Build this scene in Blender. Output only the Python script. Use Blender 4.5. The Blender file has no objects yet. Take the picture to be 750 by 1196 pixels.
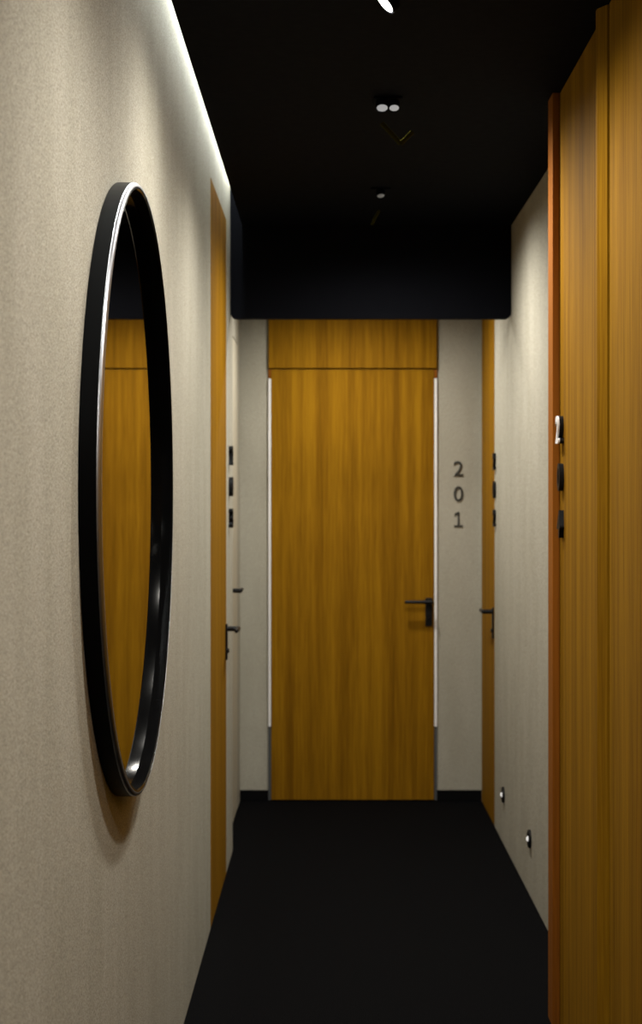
import bpy, bmesh, math
from mathutils import Vector, Matrix

EYE = 1.4375
CEIL = EYE + 1.136
XL, XR, XW = -0.407, 0.735, 0.632      # left wall, right wall, face of the wooden cladding
YE = 7.83                              # end wall
TOP = 2.98
sc = bpy.context.scene
COL = sc.collection

# ------------------------------------------------------------------ materials
def mat(name):
    m = bpy.data.materials.new(name); m.use_nodes = True
    nt = m.node_tree
    return m, nt, nt.nodes['Principled BSDF']

def simple(name, col, rough=0.5, metal=0.0, spec=0.5, coat=0.0):
    m, nt, b = mat(name)
    b.inputs['Base Color'].default_value = (*col, 1)
    b.inputs['Roughness'].default_value = rough
    b.inputs['Metallic'].default_value = metal
    b.inputs['Specular IOR Level'].default_value = spec
    b.inputs['Coat Weight'].default_value = coat
    b.inputs['Coat Roughness'].default_value = 0.08
    # faint procedural wear in the roughness
    tc = nt.nodes.new('ShaderNodeTexCoord'); n = nt.nodes.new('ShaderNodeTexNoise')
    n.inputs['Scale'].default_value = 35; n.inputs['Detail'].default_value = 3
    mr = nt.nodes.new('ShaderNodeMapRange')
    mr.inputs['To Min'].default_value = rough * 0.9; mr.inputs['To Max'].default_value = min(1, rough * 1.12)
    nt.links.new(tc.outputs['Object'], n.inputs['Vector'])
    nt.links.new(n.outputs['Fac'], mr.inputs['Value'])
    nt.links.new(mr.outputs['Result'], b.inputs['Roughness'])
    return m

def wall_material():
    m, nt, b = mat('cream_wallcovering')
    N, L = nt.nodes.new, nt.links.new
    tc = N('ShaderNodeTexCoord')
    # fine woven grain
    n1 = N('ShaderNodeTexNoise'); n1.inputs['Scale'].default_value = 330; n1.inputs['Detail'].default_value = 2
    L(tc.outputs['Object'], n1.inputs['Vector'])
    # broad soft mottling, slightly stretched upward
    mp = N('ShaderNodeMapping'); mp.inputs['Scale'].default_value = (6, 6, 1.6)
    n2 = N('ShaderNodeTexNoise'); n2.inputs['Scale'].default_value = 1.3; n2.inputs['Detail'].default_value = 4
    L(tc.outputs['Object'], mp.inputs['Vector']); L(mp.outputs['Vector'], n2.inputs['Vector'])
    # diagonal twill
    mp2 = N('ShaderNodeMapping'); mp2.inputs['Rotation'].default_value = (math.radians(45), math.radians(45), 0)
    wv = N('ShaderNodeTexWave'); wv.inputs['Scale'].default_value = 70; wv.inputs['Distortion'].default_value = 3
    wv.inputs['Detail Scale'].default_value = 4
    L(tc.outputs['Object'], mp2.inputs['Vector']); L(mp2.outputs['Vector'], wv.inputs['Vector'])
    r1 = N('ShaderNodeValToRGB')
    r1.color_ramp.elements[0].position = 0.3; r1.color_ramp.elements[0].color = (0.235, 0.222, 0.180, 1)
    r1.color_ramp.elements[1].position = 0.7; r1.color_ramp.elements[1].color = (0.545, 0.520, 0.440, 1)
    L(n1.outputs['Fac'], r1.inputs['Fac'])
    r2 = N('ShaderNodeValToRGB')
    r2.color_ramp.elements[0].position = 0.35; r2.color_ramp.elements[0].color = (0.90, 0.90, 0.88, 1)
    r2.color_ramp.elements[1].position = 0.65; r2.color_ramp.elements[1].color = (1, 1, 1, 1)
    L(n2.outputs['Fac'], r2.inputs['Fac'])
    mx = N('ShaderNodeMix'); mx.data_type = 'RGBA'; mx.blend_type = 'MULTIPLY'; mx.inputs['Factor'].default_value = 1
    L(r1.outputs['Color'], mx.inputs['A']); L(r2.outputs['Color'], mx.inputs['B'])
    L(mx.outputs['Result'], b.inputs['Base Color'])
    bp = N('ShaderNodeBump'); bp.inputs['Strength'].default_value = 0.12; bp.inputs['Distance'].default_value = 0.001
    L(wv.outputs['Fac'], bp.inputs['Height']); L(bp.outputs['Normal'], b.inputs['Normal'])
    b.inputs['Roughness'].default_value = 0.85
    b.inputs['Specular IOR Level'].default_value = 0.15
    return m

def wood_material(name, lo, mid, hi, rough=0.38, spec=0.45):
    m, nt, b = mat(name)
    N, L = nt.nodes.new, nt.links.new
    tc = N('ShaderNodeTexCoord')
    mp = N('ShaderNodeMapping'); mp.inputs['Scale'].default_value = (26, 26, 0.55)
    n1 = N('ShaderNodeTexNoise'); n1.inputs['Scale'].default_value = 1.0; n1.inputs['Detail'].default_value = 5
    n1.inputs['Roughness'].default_value = 0.6; n1.inputs['Distortion'].default_value = 0.25
    L(tc.outputs['Object'], mp.inputs['Vector']); L(mp.outputs['Vector'], n1.inputs['Vector'])
    mp2 = N('ShaderNodeMapping'); mp2.inputs['Scale'].default_value = (170, 170, 6)
    n2 = N('ShaderNodeTexNoise'); n2.inputs['Scale'].default_value = 1.0; n2.inputs['Detail'].default_value = 3
    L(tc.outputs['Object'], mp2.inputs['Vector']); L(mp2.outputs['Vector'], n2.inputs['Vector'])
    ma = N('ShaderNodeMath'); ma.operation = 'MULTIPLY_ADD'; ma.inputs[1].default_value = 0.35
    L(n2.outputs['Fac'], ma.inputs[0])
    mb = N('ShaderNodeMath'); mb.operation = 'MULTIPLY'; mb.inputs[1].default_value = 0.65
    L(n1.outputs['Fac'], mb.inputs[0]); L(mb.outputs[0], ma.inputs[2])
    r = N('ShaderNodeValToRGB')
    e = r.color_ramp.elements
    e[0].position = 0.36; e[0].color = (*lo, 1)
    e[1].position = 0.64; e[1].color = (*hi, 1)
    k = e.new(0.5); k.color = (*mid, 1)
    L(ma.outputs[0], r.inputs['Fac']); L(r.outputs['Color'], b.inputs['Base Color'])
    bp = N('ShaderNodeBump'); bp.inputs['Strength'].default_value = 0.08; bp.inputs['Distance'].default_value = 0.001
    L(n2.outputs['Fac'], bp.inputs['Height']); L(bp.outputs['Normal'], b.inputs['Normal'])
    b.inputs['Roughness'].default_value = rough
    b.inputs['Specular IOR Level'].default_value = spec
    return m

def carpet_material():
    m, nt, b = mat('black_carpet')
    N, L = nt.nodes.new, nt.links.new
    tc = N('ShaderNodeTexCoord')
    n1 = N('ShaderNodeTexNoise'); n1.inputs['Scale'].default_value = 260; n1.inputs['Detail'].default_value = 3
    L(tc.outputs['Object'], n1.inputs['Vector'])
    r = N('ShaderNodeValToRGB')
    r.color_ramp.elements[0].position = 0.35; r.color_ramp.elements[0].color = (0.0006, 0.0006, 0.0008, 1)
    r.color_ramp.elements[1].position = 0.72; r.color_ramp.elements[1].color = (0.0034, 0.0035, 0.0043, 1)
    L(n1.outputs['Fac'], r.inputs['Fac']); L(r.outputs['Color'], b.inputs['Base Color'])
    bp = N('ShaderNodeBump'); bp.inputs['Strength'].default_value = 0.5; bp.inputs['Distance'].default_value = 0.004
    L(n1.outputs['Fac'], bp.inputs['Height']); L(bp.outputs['Normal'], b.inputs['Normal'])
    b.inputs['Roughness'].default_value = 1.0
    b.inputs['Specular IOR Level'].default_value = 0.05
    return m

def emitter(name, col, strength):
    m, nt, b = mat(name)
    b.inputs['Base Color'].default_value = (0.25, 0.25, 0.25, 1)
    b.inputs['Emission Color'].default_value = (*col, 1)
    b.inputs['Emission Strength'].default_value = strength
    return m

M = dict(
    wall=wall_material(),
    wood=wood_material('amber_wood_veneer', (0.155, 0.068, 0.0018), (0.228, 0.107, 0.0034), (0.300, 0.147, 0.0052), 0.72, 0.07),
    redwood=wood_material('dark_wood_edging', (0.18, 0.056, 0.004), (0.24, 0.077, 0.006), (0.30, 0.098, 0.008), 0.7, 0.12),
    carpet=carpet_material(),
    black=simple('black_ceiling_paint', (0.0027, 0.0030, 0.0046), 0.8, spec=0.04),
    skirt=simple('black_skirting', (0.0025, 0.0025, 0.003), 0.7, spec=0.08),
    frame=simple('black_lacquer', (0.0016, 0.0016, 0.0018), 0.35, spec=0.035),
    lining=simple('matt_black_lining', (0.003, 0.003, 0.0032), 0.13, spec=0.07),
    rim=simple('polished_dark_rim', (0.38, 0.38, 0.40), 0.33, 1.0),
    digit=simple('black_numeral_metal', (0.006, 0.006, 0.0065), 0.4, spec=0.15),
    digit_grey=simple('dark_grey_numeral_metal', (0.035, 0.034, 0.030), 0.45, spec=0.4),
    handle=simple('black_handle_metal', (0.005, 0.005, 0.0055), 0.4, spec=0.2),
    digit_highlight=simple('numeral_highlight', (0.9, 0.9, 0.92), 0.5, 0.3),
    mirror=simple('mirror_silver', (0.86, 0.86, 0.84), 0.012, 1.0),
    white=simple('lit_frame_strip', (0.86, 0.85, 0.86), 0.35),
    grey=simple('unlit_frame_strip', (0.075, 0.080, 0.085), 0.5),
    pale=simple('pale_painted_door', (0.46, 0.43, 0.34), 0.6, spec=0.2),
    glint=simple('faint_olive_glint', (0.030, 0.027, 0.004), 0.8, 0.0, 0.0),  # olive colour of the faint reflections near the ceiling lamps
    backwall=simple('plain_cream_paint', (0.45, 0.42, 0.34), 0.9, spec=0.1),
    lens_on=emitter('lit_lamp_lens', (1.0, 0.96, 0.88), 7.0),
    lens_dim=emitter('dim_lamp_lens', (0.95, 0.97, 1.0), 0.16),
    lens_faint=emitter('faint_lamp_lens', (0.9, 0.95, 1.0), 0.03),
    lens_wall=emitter('wall_light_lens', (1.0, 0.97, 0.92), 0.35),
    led=emitter('led_cove_strip', (0.96, 1.0, 0.95), 46.0),
)

# ------------------------------------------------------------------ helpers
def bx(bm, x0, x1, y0, y1, z0, z1, bev=0.0, seg=2):
    r = bmesh.ops.create_cube(bm, size=1)
    vs = r['verts']
    for v in vs:
        v.co = Vector(((x0 + x1) / 2 + v.co.x * (x1 - x0), (y0 + y1) / 2 + v.co.y * (y1 - y0), (z0 + z1) / 2 + v.co.z * (z1 - z0)))
    if bev:
        es = list({e for v in vs for e in v.link_edges})
        bmesh.ops.bevel(bm, geom=es, offset=bev, segments=seg, affect='EDGES', profile=0.5)

def cyl(bm, p0, p1, r0, r1=None, n=24, caps=True):
    p0, p1 = Vector(p0), Vector(p1); r1 = r0 if r1 is None else r1
    d = p1 - p0
    q = d.to_track_quat('Z', 'Y').to_matrix().to_4x4()
    mt = Matrix.Translation((p0 + p1) / 2) @ q
    bmesh.ops.create_cone(bm, cap_ends=caps, cap_tris=False, segments=n, radius1=r0, radius2=r1, depth=d.length, matrix=mt)

def lathe(bm, prof, base, axis, n=96, closed=False):
    """prof: (radius, distance along axis)"""
    base = Vector(base)
    q = Vector(axis).to_track_quat('Z', 'Y')
    rings = []
    for r, h in prof:
        if r < 1e-6:
            rings.append([bm.verts.new(base + q @ Vector((0, 0, h)))])
        else:
            rings.append([bm.verts.new(base + q @ Vector((r * math.cos(2 * math.pi * i / n), r * math.sin(2 * math.pi * i / n), h))) for i in range(n)])
    idx = list(range(len(rings) - 1))
    pairs = [(i, i + 1) for i in idx] + ([(len(rings) - 1, 0)] if closed else [])
    for a, b in pairs:
        A, B = rings[a], rings[b]
        for i in range(n):
            j = (i + 1) % n
            if len(A) == 1 and len(B) == 1: continue
            if len(A) == 1: bm.faces.new((A[0], B[i], B[j]))
            elif len(B) == 1: bm.faces.new((A[i], A[j], B[0]))
            else: bm.faces.new((A[i], A[j], B[j], B[i]))

def obj(name, bm, m, parent=None, smooth=False):
    bmesh.ops.recalc_face_normals(bm, faces=bm.faces[:])
    me = bpy.data.meshes.new(name); bm.to_mesh(me); bm.free()
    me.materials.append(m)
    if smooth:
        me.polygons.foreach_set('use_smooth', [True] * len(me.polygons))
        me.set_sharp_from_angle(angle=math.radians(35))
    o = bpy.data.objects.new(name, me); COL.objects.link(o)
    if parent:
        o.parent = parent
        p = Vector((0, 0, 0)); q = parent
        while q: p += q.location; q = q.parent
        # all parents are unrotated; shift mesh into the parent's frame
        me.transform(Matrix.Translation(-p))
    return o

def empty(name, loc, label, cat, group=None):
    o = bpy.data.objects.new(name, None); COL.objects.link(o)
    o.location = loc; o.empty_display_size = 0.05
    o['label'] = label; o['category'] = cat
    if group: o['group'] = group
    return o

def tag(o, label, cat, group=None, kind=None):
    o['label'] = label; o['category'] = cat
    if group: o['group'] = group
    if kind: o['kind'] = kind
    return o

def box_obj(name, dims, m, parent=None, bev=0.0):
    bm = bmesh.new(); bx(bm, *dims, bev=bev); return obj(name, bm, m, parent)

# ------------------------------------------------------------------ setting
def struct(name, boxes, m, label, cat):
    bm = bmesh.new()
    for b in boxes: bx(bm, *b)
    return tag(obj(name, bm, m), label, cat, kind='structure')

G = 0.003
D2 = (5.465, 6.267)     # door in the left wall
D3 = (7.205, 7.80)      # door at the end of the right wall
H2 = EYE + 1.115
XD0, XD1 = -0.3020, 0.5185   # opening in the end wall
YREC = 6.70
struct('floor', [(-0.7, 1.0, -2.2, YE + 0.2, -0.1, 0)], M['carpet'], 'black carpet running the length of the corridor', 'floor')
struct('wall_left', [
    (-0.60, XL, -2.0, D2[0], 0, TOP), (-0.60, XL, D2[0], D2[1], H2, TOP), (-0.60, XL, D2[1], YREC, 0, TOP),
    (-0.60, -0.46, D2[0], D2[1], 0, H2),
    (-0.60, -0.50, YREC, YE, 0, TOP), (-0.50, -0.44, 7.62, YE, 0, TOP), (-0.50, -0.44, YREC, 7.62, 2.2, TOP)],
    M['wall'], 'long cream textured wall carrying the round mirror', 'wall')
struct('wall_right', [
    (XR, 0.95, 4.52, D3[0], 0, CEIL), (XR, 0.95, D3[0], D3[1], 2.40, CEIL), (XR, 0.95, D3[1], YE, 0, CEIL),
    (0.80, 0.95, D3[0], D3[1], 0, 2.40)],
    M['wall'], 'cream textured wall beyond the wooden cladding on the right', 'wall')
struct('wall_end', [
    (-0.60, XD0, YE, YE + 0.12, 0, CEIL), (XD1, 0.95, YE, YE + 0.12, 0, CEIL),
    (XD0, XD1, YE + 0.06, YE + 0.12, 0, CEIL)],
    M['wall'], 'narrow cream wall around the wooden door closing the corridor', 'wall')
struct('wall_back', [(-0.6, 0.95, -2.1, -2.0, 0, TOP)], M['backwall'], 'plain wall closing the corridor behind the viewer', 'wall')
struct('ceiling', [
    (-0.358, 0.95, -2.0, 6.528, CEIL, CEIL + 0.025),
    (-0.44, 0.95, 6.572, YE, CEIL, CEIL + 0.025),
    (-0.60, 0.0, -2.0, YE, TOP, TOP + 0.05), (-0.10, -0.05, -2.0, 6.528, CEIL + 0.025, TOP)],
    M['black'], 'matt black ceiling with a lit gap along the left wall', 'ceiling')

# wooden cladding nearer than the door
struct('wall_right_cladding', [(XW, 0.95, -2.0, 3.645, 0, CEIL), (XW, XR + 0.05, 4.44, 4.52, 0, CEIL)],
       M['wood'], 'amber wood veneer cladding filling the right edge of the view', 'wall')

# bulkhead across the corridor, lower corners rounded
def bulkhead():
    bm = bmesh.new()
    x0, x1, z0, z1, r = XL + 0.001, XR - 0.001, EYE + 0.757, CEIL + 0.0, 0.024
    pts = [(x0, TOP - 0.002)]
    for k in range(9):
        a = math.pi + k / 8 * math.pi / 2
        pts.append((x0 + r + r * math.cos(a), z0 + r + r * math.sin(a)))
    for k in range(9):
        a = 1.5 * math.pi + k / 8 * math.pi / 2
        pts.append((x1 - r + r * math.cos(a), z0 + r + r * math.sin(a)))
    pts += [(x1, TOP - 0.002)]
    A = [bm.verts.new((x, 6.53, z)) for x, z in pts]; B = [bm.verts.new((x, 6.57, z)) for x, z in pts]
    bm.faces.new(A); bm.faces.new(B[::-1])
    for i in range(len(pts)):
        j = (i + 1) % len(pts); bm.faces.new((A[i], B[i], B[j], A[j]))
    return obj('wall_bulkhead', bm, M['black'])
tag(bulkhead(), 'black panel hanging down from the ceiling across the corridor before the end door', 'bulkhead', kind='structure')

# skirting on the end wall
for n, (a, b) in (('baseboard_left', (-0.44, XD0)), ('baseboard_right', (XD1, XR))):
    tag(box_obj(n, (a, b, YE - 0.010, YE, 0, 0.052), M['skirt'], bev=0.002),
        'black skirting at the foot of the end wall, %s of the door' % n.split('_')[1], 'baseboard', kind='structure')

# cove light strip lying on the ceiling panel, out of direct view
cv = box_obj('light_strip', (-0.368, -0.352, -1.9, 6.50, CEIL + 0.225, CEIL + 0.237), M['led'])
tag(cv, 'hidden strip light glowing out of the gap along the top of the left wall', 'strip light')

# ------------------------------------------------------------------ handles
def handle(parent, base, out, along, matl=M['handle']):
    """base: centre of the top of the plate; out: unit vector away from the door; along: direction of the lever"""
    b, o, a = Vector(base), Vector(out), Vector(along)
    h = bpy.data.objects.new('door_handle', None); COL.objects.link(h); h.parent = parent
    h.location = b - parent.location
    def obox(name, p, q, bev):
        lo = [min(p[i], q[i]) for i in range(3)]; hi = [max(p[i], q[i]) for i in range(3)]
        return box_obj(name, (lo[0], hi[0], lo[1], hi[1], lo[2], hi[2]), matl, h, bev)
    w = a * 0.0175
    obox('plate', b - w + Vector((0, 0, 0.018)), b + w + o * 0.008 - Vector((0, 0, 0.120)), 0.003)
    bm = bmesh.new()
    cyl(bm, b + o * 0.006, b + o * 0.052, 0.010)
    e1 = b + o * 0.048
    cyl(bm, e1 - a * 0.011, e1 + a * 0.112, 0.0095, 0.0080)
    bmesh.ops.create_uvsphere(bm, u_segments=16, v_segments=8, radius=0.0080, matrix=Matrix.Translation(e1 + a * 0.112))
    bmesh.ops.create_uvsphere(bm, u_segments=16, v_segments=8, radius=0.0095, matrix=Matrix.Translation(e1 - a * 0.011))
    obj('lever', bm, matl, h, True)
    bm = bmesh.new()
    k = b - Vector((0, 0, 0.085))
    cyl(bm, k + o * 0.007, k + o * 0.014, 0.0085)
    obj('lock_cylinder', bm, matl, h, True)

# ------------------------------------------------------------------ doors
# end door
d1 = empty('door_1', (0.11, YE, 0), 'wooden door facing the viewer at the far end of the corridor', 'door'); d1['kind'] = 'structure'
box_obj('door_leaf', (-0.2875, 0.5035, YE - 0.014, YE + 0.045, 0.006, EYE + 0.6585), M['wood'], d1, 0.002)
box_obj('transom_panel', (-0.3005, 0.5165, YE - 0.022, YE + 0.045, EYE + 0.6650, CEIL - 0.004), M['wood'], d1, 0.002)
for a, b in ((-0.3012, -0.2890), (0.5050, 0.5177)):  # white and grey lengths put the light along the edge into colour
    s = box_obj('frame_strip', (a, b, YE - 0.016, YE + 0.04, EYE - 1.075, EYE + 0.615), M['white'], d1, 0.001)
    s['label'] = 'door edge strip with the light on it painted white'
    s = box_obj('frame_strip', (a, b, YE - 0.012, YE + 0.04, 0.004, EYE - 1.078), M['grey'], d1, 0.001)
    s['label'] = 'lower door edge strip out of the light, painted dark grey'
    s = box_obj('frame_strip', (a, b, YE - 0.012, YE + 0.04, EYE + 0.618, EYE + 0.6585), M['redwood'], d1, 0.001)
    s['label'] = 'dark wood upper strip at the door edge'
handle(d1, (0.478, YE - 0.014, EYE - 0.468), (0, -1, 0), (-1, 0, 0))

# left door
d2 = empty('door_2', (XL, 5.87, 0), 'narrow-looking wooden door flush in the left wall past the mirror', 'door'); d2['kind'] = 'structure'
box_obj('door_leaf', (-0.45, XL + 0.0015, D2[0] + G, D2[1] - G, 0.004, H2 - G), M['wood'], d2, 0.0012)
handle(d2, (XL + 0.0015, 6.225, EYE - 0.478), (1, 0, 0), (0, -1, 0))

# right door at the end
d3 = empty('door_3', (XR, 7.5, 0), 'wooden door in the right wall next to the end wall', 'door'); d3['kind'] = 'structure'
box_obj('door_leaf', (XR - 0.0015, 0.78, D3[0] + G, D3[1] - G, 0.004, 2.397), M['wood'], d3, 0.0012)
handle(d3, (XR - 0.0015, 7.228, EYE - 0.478), (-1, 0, 0), (0, 1, 0))

# near right door
d4 = empty('door_4', (XW, 4.05, 0), 'tall amber wooden door in the cladding at the right, nearest the viewer', 'door'); d4['kind'] = 'structure'
box_obj('door_leaf', (XW, 0.68, 3.704, 4.428, 0.004, CEIL - 0.002), M['wood'], d4, 0.0012)
f = box_obj('door_frame', (0.6115, XW - 0.0005, 4.430, 4.520, 0.0, CEIL - 0.001), M['redwood'], d4, 0.0015)
f['label'] = 'dark reddish edge of the far frame'
bm = bmesh.new()
fp = [(0.68, 3.650), (0.6275, 3.650), (0.6100, 3.682), (0.6100, 3.700), (0.68, 3.700)]
A = [bm.verts.new((x, y, 0.0)) for x, y in fp]; B = [bm.verts.new((x, y, CEIL - 0.001)) for x, y in fp]
bm.faces.new(A); bm.faces.new(B[::-1])
for i in range(5): bm.faces.new((A[i], B[i], B[(i + 1) % 5], A[(i + 1) % 5]))
obj('door_frame', bm, M['wood'], d4)
box_obj('frame_backing', (0.681, 0.70, 3.65, 4.437, 0, CEIL - 0.002), M['redwood'], d4)

# pale door in the recess at the end of the left wall
d5 = empty('door_5', (-0.44, 7.1, 0), 'pale door in the shallow recess left of the end door', 'door'); d5['kind'] = 'structure'
box_obj('door_leaf', (-0.485, -0.4405, 6.705, 7.617, 0.004, 2.197), M['pale'], d5, 0.0015)
handle(d5, (-0.4405, 7.02, EYE - 0.373), (1, 0, 0), (0, 1, 0))

# ------------------------------------------------------------------ numerals
def numeral(ch, centre, facing, h, m, label, group, th=0.014, bold=0.0):
    cu = bpy.data.curves.new('numeral', 'FONT'); cu.body = ch; cu.extrude = 0.5; cu.align_x = 'CENTER'; cu.offset = bold
    tmp = bpy.data.objects.new('tmp', cu); COL.objects.link(tmp)
    bpy.context.view_layer.update()
    me = bpy.data.meshes.new_from_object(tmp.evaluated_get(bpy.context.evaluated_depsgraph_get()))
    bpy.data.objects.remove(tmp)
    if ch == '1':      # a 1 with a flag and a foot
        b1 = bmesh.new()
        bx(b1, 0.215, 0.300, 0, 0.70, -0.5, 0.5); bx(b1, 0.06, 0.215, 0, 0.075, -0.5, 0.5); bx(b1, 0.300, 0.455, 0, 0.075, -0.5, 0.5)
        P4 = [(0.215, 0.70), (0.07, 0.60), (0.07, 0.515), (0.215, 0.60)]
        A = [b1.verts.new((x, y, 0.5)) for x, y in P4]; B = [b1.verts.new((x, y, -0.5)) for x, y in P4]
        b1.faces.new(A); b1.faces.new(B[::-1])
        for i in range(4): b1.faces.new((A[i], B[i], B[(i + 1) % 4], A[(i + 1) % 4]))
        b1.to_mesh(me); b1.free()
    xs = [v.co.x for v in me.vertices]; ys = [v.co.y for v in me.vertices]
    cx, cy = (min(xs) + max(xs)) / 2, (min(ys) + max(ys)) / 2
    k = h / (max(ys) - min(ys))
    rot = {'-Y': Matrix(((1, 0, 0), (0, 0, -1), (0, 1, 0))),      # text x -> +X, text z -> -Y
           '-X': Matrix(((0, 0, -1), (-1, 0, 0), (0, 1, 0))),     # text x -> -Y, text z -> -X
           '+X': Matrix(((0, 0, 1), (1, 0, 0), (0, 1, 0)))}[facing]
    for v in me.vertices:
        p = Vector(((v.co.x - cx) * k, (v.co.y - cy) * k, (v.co.z + 0.5) * th - 0.001))
        v.co = rot @ p
    me.materials.clear(); me.materials.append(m)
    o = bpy.data.objects.new('door_numeral', me); COL.objects.link(o); o.location = centre
    return tag(o, label, 'numeral', group)

pos = ('topmost', 'middle', 'lowest')
for i, (ch, z) in enumerate(zip('201', (0.178, 0.055, -0.069))):
    numeral(ch, (0.623, YE, EYE + z), '-Y', 0.073, M['digit_grey'],
            'dark grey numeral %s, %s on the end wall right of the door' % (ch, pos[i]), 'room number beside the end door', 0.006, 0.004)
for i, (ch, z) in enumerate(zip('203', (0.199, 0.074, -0.052))):
    numeral(ch, (XL, 6.455, EYE + z), '+X', 0.077, M['digit'],
            'black edge-on numeral on the left wall, %s of its three' % pos[i], 'room number on the left wall', 0.018, 0.02)
for i, (ch, z) in enumerate(zip('202', (0.194, 0.068, -0.057))):
    numeral(ch, (XR, 7.155, EYE + z), '-X', 0.075, M['digit'],
            'small black edge-on numeral on the right cream wall, %s of its three' % pos[i], 'room number on the right wall', 0.014, 0.02)
for i, (ch, z) in enumerate(zip('204', (0.205, 0.076, -0.051))):
    o = numeral(ch, (XW, 4.375, EYE + z), '-X', 0.075, M['digit'],
            'black raised numeral on the near wooden door at right, ' + ('topmost, with a painted highlight on its face' if i == 0 else pos[i] + ' of its three'),
            'room number on the near wooden door', 0.013 if i == 0 else 0.014, 0.02)
    if i == 0:  # white highlight on the numeral's face, built as a bright overlay
        me = o.data.copy()
        for v in me.vertices: v.co.x = -0.0121 + (v.co.x - 0.001) / 0.013 * 0.005
        me.materials.clear(); me.materials.append(M['digit_highlight'])
        p = bpy.data.objects.new('highlight_plate', me); COL.objects.link(p); p.parent = o; p['label'] = 'highlight on the face, built as a bright plate'

# ------------------------------------------------------------------ round mirror
R = 0.598
MC = Vector((XL, 3.19, EYE + 0.030))
mir = empty('round_mirror', MC, 'large round wall mirror in a black frame on the left cream wall', 'mirror')
bm = bmesh.new()
lathe(bm, [(R - 0.002, 0.0005), (R, 0.0025), (R, 0.0297), (R - 0.0085, 0.0297), (R - 0.0085, 0.0005)], MC, (1, 0, 0), 160, closed=True)
obj('mirror_frame', bm, M['frame'], mir, True)
bm = bmesh.new()
pr = [(R - 0.0085, 0.0300), (R - 0.0002, 0.0300)]
for k in range(1, 7):
    a = k / 6 * math.pi / 2
    pr.append((R - 0.0080 + 0.0078 * math.cos(a), 0.0300 + 0.0078 * math.sin(a)))
pr.append((R - 0.0085, 0.0378))
lathe(bm, pr, MC, (1, 0, 0), 160, closed=True)
o = obj('rim', bm, M['rim'], mir, True); o['label'] = 'thin polished front edge'
bm = bmesh.new()
lathe(bm, [(R - 0.0087, 0.001), (R - 0.0087, 0.0374), (R - 0.0125, 0.0374), (R - 0.0145, 0.0350), (R - 0.0150, 0.008), (R - 0.0165, 0.001)], MC, (1, 0, 0), 160, closed=True)
obj('frame_lining', bm, M['lining'], mir, True)
bm = bmesh.new()
lathe(bm, [(0, 0.001), (R - 0.0165, 0.001), (R - 0.0165, 0.0115), (0, 0.0115)], MC, (1, 0, 0), 160)
obj('mirror_glass', bm, M['mirror'], mir)

# ------------------------------------------------------------------ wall lights near the floor
for y, lab in ((6.81, 'farther of two small black wall lights low on the right wall, beside the far door'),
               (5.91, 'nearer of two small black wall lights low on the right wall')):
    c = Vector((XR, y, EYE - 1.225))
    t = empty('wall_light', c, lab, 'wall light', 'wall lights low on the right wall')
    bm = bmesh.new()
    lathe(bm, [(0, 0.0005), (0.034, 0.0005), (0.034, 0.006), (0.031, 0.010), (0.013, 0.010), (0.011, 0.006), (0, 0.006)], c, (-1, 0, 0), 40)
    o = obj('housing', bm, M['handle'], t, True)
    bm = bmesh.new()
    lathe(bm, [(0, 0.0065), (0.0095, 0.0065), (0.009, 0.012), (0.005, 0.0155), (0, 0.016)], c, (-1, 0, 0), 32)
    obj('lens', bm, M['lens_wall'], t, True)

# ------------------------------------------------------------------ ceiling spotlights
def spot_lamp(parent, pos, target, power, angle, blend=0.8, col=(1.0, 0.955, 0.87), size=0.045):
    li = bpy.data.lights.new('lamp', 'SPOT'); li.energy = power * 1.75; li.color = col
    li.spot_size = math.radians(angle); li.spot_blend = 1.0; li.shadow_soft_size = size
    o = bpy.data.objects.new('lamp', li); COL.objects.link(o); o.parent = parent
    o.location = Vector(pos) - parent.location
    o.rotation_euler = (Vector(target) - Vector(pos)).to_track_quat('-Z', 'Y').to_euler()
    return o

def head(parent, c, n, r, lens, L=0.05):
    """small tilting lamp head: cup with a lens; c lens centre, n direction it points"""
    n = Vector(n).normalized(); c = Vector(c)
    bm = bmesh.new()
    lathe(bm, [(r * 0.98, -0.001), (r * 1.12, 0.0), (r * 1.16, -0.004), (r * 1.16, -L * 0.7), (r * 0.7, -L), (0, -L)], c, n, 32)
    hd = obj('lamp_head', bm, M['black'], parent, True)
    bm = bmesh.new()
    lathe(bm, [(0, 0.002), (r * 0.6, 0.0012), (r * 0.97, -0.001), (r * 0.97, -0.004), (0, -0.004)], c, n, 32)
    obj('lens', bm, lens, parent, True)
    return hd

def plate(parent, x, y, w=0.045):
    bm = bmesh.new(); bx(bm, x - w, x + w, y - w, y + w, CEIL - 0.006, CEIL - 0.0003, bev=0.002)
    obj('mounting_plate', bm, M['black'], parent)

def stem(parent, p, q, r=0.004, m=None):
    bm = bmesh.new(); cyl(bm, p, q, r, n=12); return obj('stem_and_glint', bm, m or M['black'], parent, True)

# the brightly lit one, turned towards the left wall
x, y = 0.120, 3.55
t = empty('ceiling_spotlight', (x, y, CEIL), 'brightly lit small ceiling spotlight at the top of the view, nearest of the three', 'spotlight', 'spotlights on the black ceiling')
c = Vector((0.122, y, CEIL - 0.012)); n = Vector((-0.72, -0.10, -0.68))
c = Vector(((449 - 386) / 1880 * y, y, EYE + (590 - 4) / 1880 * y))
head(t, c, n, 0.025, M['lens_on'], 0.03)
plate(t, c.x + 0.03, y + 0.03)
stem(t, c - n.normalized() * 0.02, (c.x + 0.03, y + 0.03, CEIL - 0.004), 0.006)
spot_lamp(t, c + n.normalized() * 0.02, c + n * 0.02 + Vector((0, 0, -2)), 19, 172)

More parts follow.
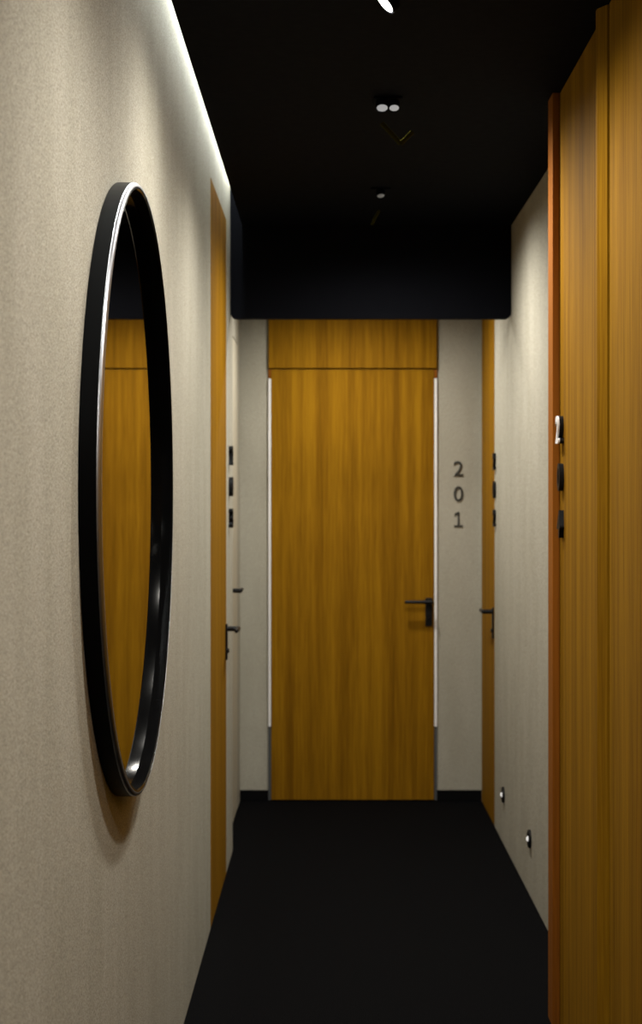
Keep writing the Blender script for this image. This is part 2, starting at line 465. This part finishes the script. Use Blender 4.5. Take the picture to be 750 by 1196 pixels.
# the pair of dim lamps
y = 4.48
cs = [Vector(((px - 386) / 1880 * y, y, EYE + (590 - 126.5) / 1880 * y)) for px in (446.5, 460.5)]
mid = (cs[0] + cs[1]) / 2
t = empty('ceiling_spotlight', (mid.x, y, CEIL), 'twin dim ceiling spotlight with two small round lamps side by side', 'spotlight', 'spotlights on the black ceiling')
for c, r in zip(cs, (0.0155, 0.0135)):
    head(t, c, (0, -0.42, -0.90), r, M['lens_dim'], 0.03)
    stem(t, c + Vector((0, 0.012, 0.006)), (c.x, y + 0.03, CEIL - 0.004), 0.004)
plate(t, mid.x, y + 0.03, 0.04)
def P(px, py, yy): return Vector(((px - 386) / 1880 * yy, yy, EYE + (590 - py) / 1880 * yy))
yb = y + 0.0
stem(t, P(446, 144, yb), P(468, 168, yb), 0.0065, M['glint'])  # faint V-shaped reflection, built as two olive bars
stem(t, P(468, 168, yb), P(482, 154, yb), 0.0065, M['glint'])
spot_lamp(t, mid + Vector((0, 0.13, 0.0)), mid + Vector((0.20, 0.13, -2)), 23, 164)

# the faint far one
y = 5.76
c = P(445, 229, y)
t = empty('ceiling_spotlight', (c.x, y, CEIL), 'faint ceiling spotlight farthest away, just before the black bulkhead', 'spotlight', 'spotlights on the black ceiling')
head(t, c, (0.1, -0.35, -0.93), 0.013, M['lens_faint'], 0.03)
plate(t, c.x, y + 0.03, 0.035)
stem(t, c + Vector((0, 0.01, 0.01)), (c.x, y + 0.03, CEIL - 0.004), 0.004)
stem(t, P(443, 246, y), P(434, 263, y), 0.005, M['glint'])  # faint slanting reflection, built as an olive bar
spot_lamp(t, c + Vector((0, 0.13, 0.0)), c + Vector((0.08, 0.13, -2)), 25, 168)

# recessed lamps the view does not reach: one behind the bulkhead, the rest added near the viewer for fill
def recessed(x, y, power, label, angle=172, size=0.04):
    t = empty('ceiling_downlight', (x, y, CEIL), label, 'downlight', 'recessed downlights out of view')
    bm = bmesh.new(); lathe(bm, [(0.032, -0.0005), (0.045, -0.0005), (0.045, -0.005), (0.034, -0.006)], (x, y, CEIL), (0, 0, 1), 32, closed=True)
    obj('trim_ring', bm, M['black'], t, True)
    bm = bmesh.new(); lathe(bm, [(0, -0.001), (0.031, -0.001), (0.031, -0.004), (0, -0.004)], (x, y, CEIL), (0, 0, 1), 32)
    obj('lens', bm, M['lens_on'], t, True)
    spot_lamp(t, (x, y, CEIL - 0.03), (x, y, 0), power, angle, size=size)
recessed(0.11, 7.12, 24, 'recessed ceiling downlight hidden behind the black bulkhead, close to the end door', 164)
recessed(0.22, 2.45, 22, 'unseen fill downlight added just above the view, between mirror and wooden cladding', 156)
recessed(0.22, 1.1, 24, 'unseen fill downlight added a little ahead of the viewer', 138)
recessed(0.12, -0.3, 18, 'unseen fill downlight added above the viewer')

# ------------------------------------------------------------------ world, camera
w = bpy.data.worlds.new('World'); sc.world = w; w.use_nodes = True
w.node_tree.nodes['Background'].inputs['Color'].default_value = (0.01, 0.01, 0.01, 1)
cam = bpy.data.cameras.new('camera'); co = bpy.data.objects.new('camera', cam); COL.objects.link(co)
co.location = (0, 0, EYE); co.rotation_euler = (math.pi / 2, 0, 0)
cam.sensor_fit = 'HORIZONTAL'; cam.sensor_width = 36; cam.lens = 36 * 1880 / 750
cam.shift_x = -11 / 750; cam.shift_y = -8 / 750
cam.clip_start = 0.02
cam.dof.use_dof = True; cam.dof.focus_distance = 3.2; cam.dof.aperture_fstop = 11
sc.camera = co
sc.cycles.caustics_reflective = False
sc.cycles.caustics_refractive = False
sc.cycles.use_denoising = True
sc.cycles.max_bounces = 10
sc.view_settings.view_transform = 'Standard'; sc.view_settings.look = 'None'
sc.view_settings.gamma = 1; sc.view_settings.use_curve_mapping = False
sc.view_settings.exposure = 0.98
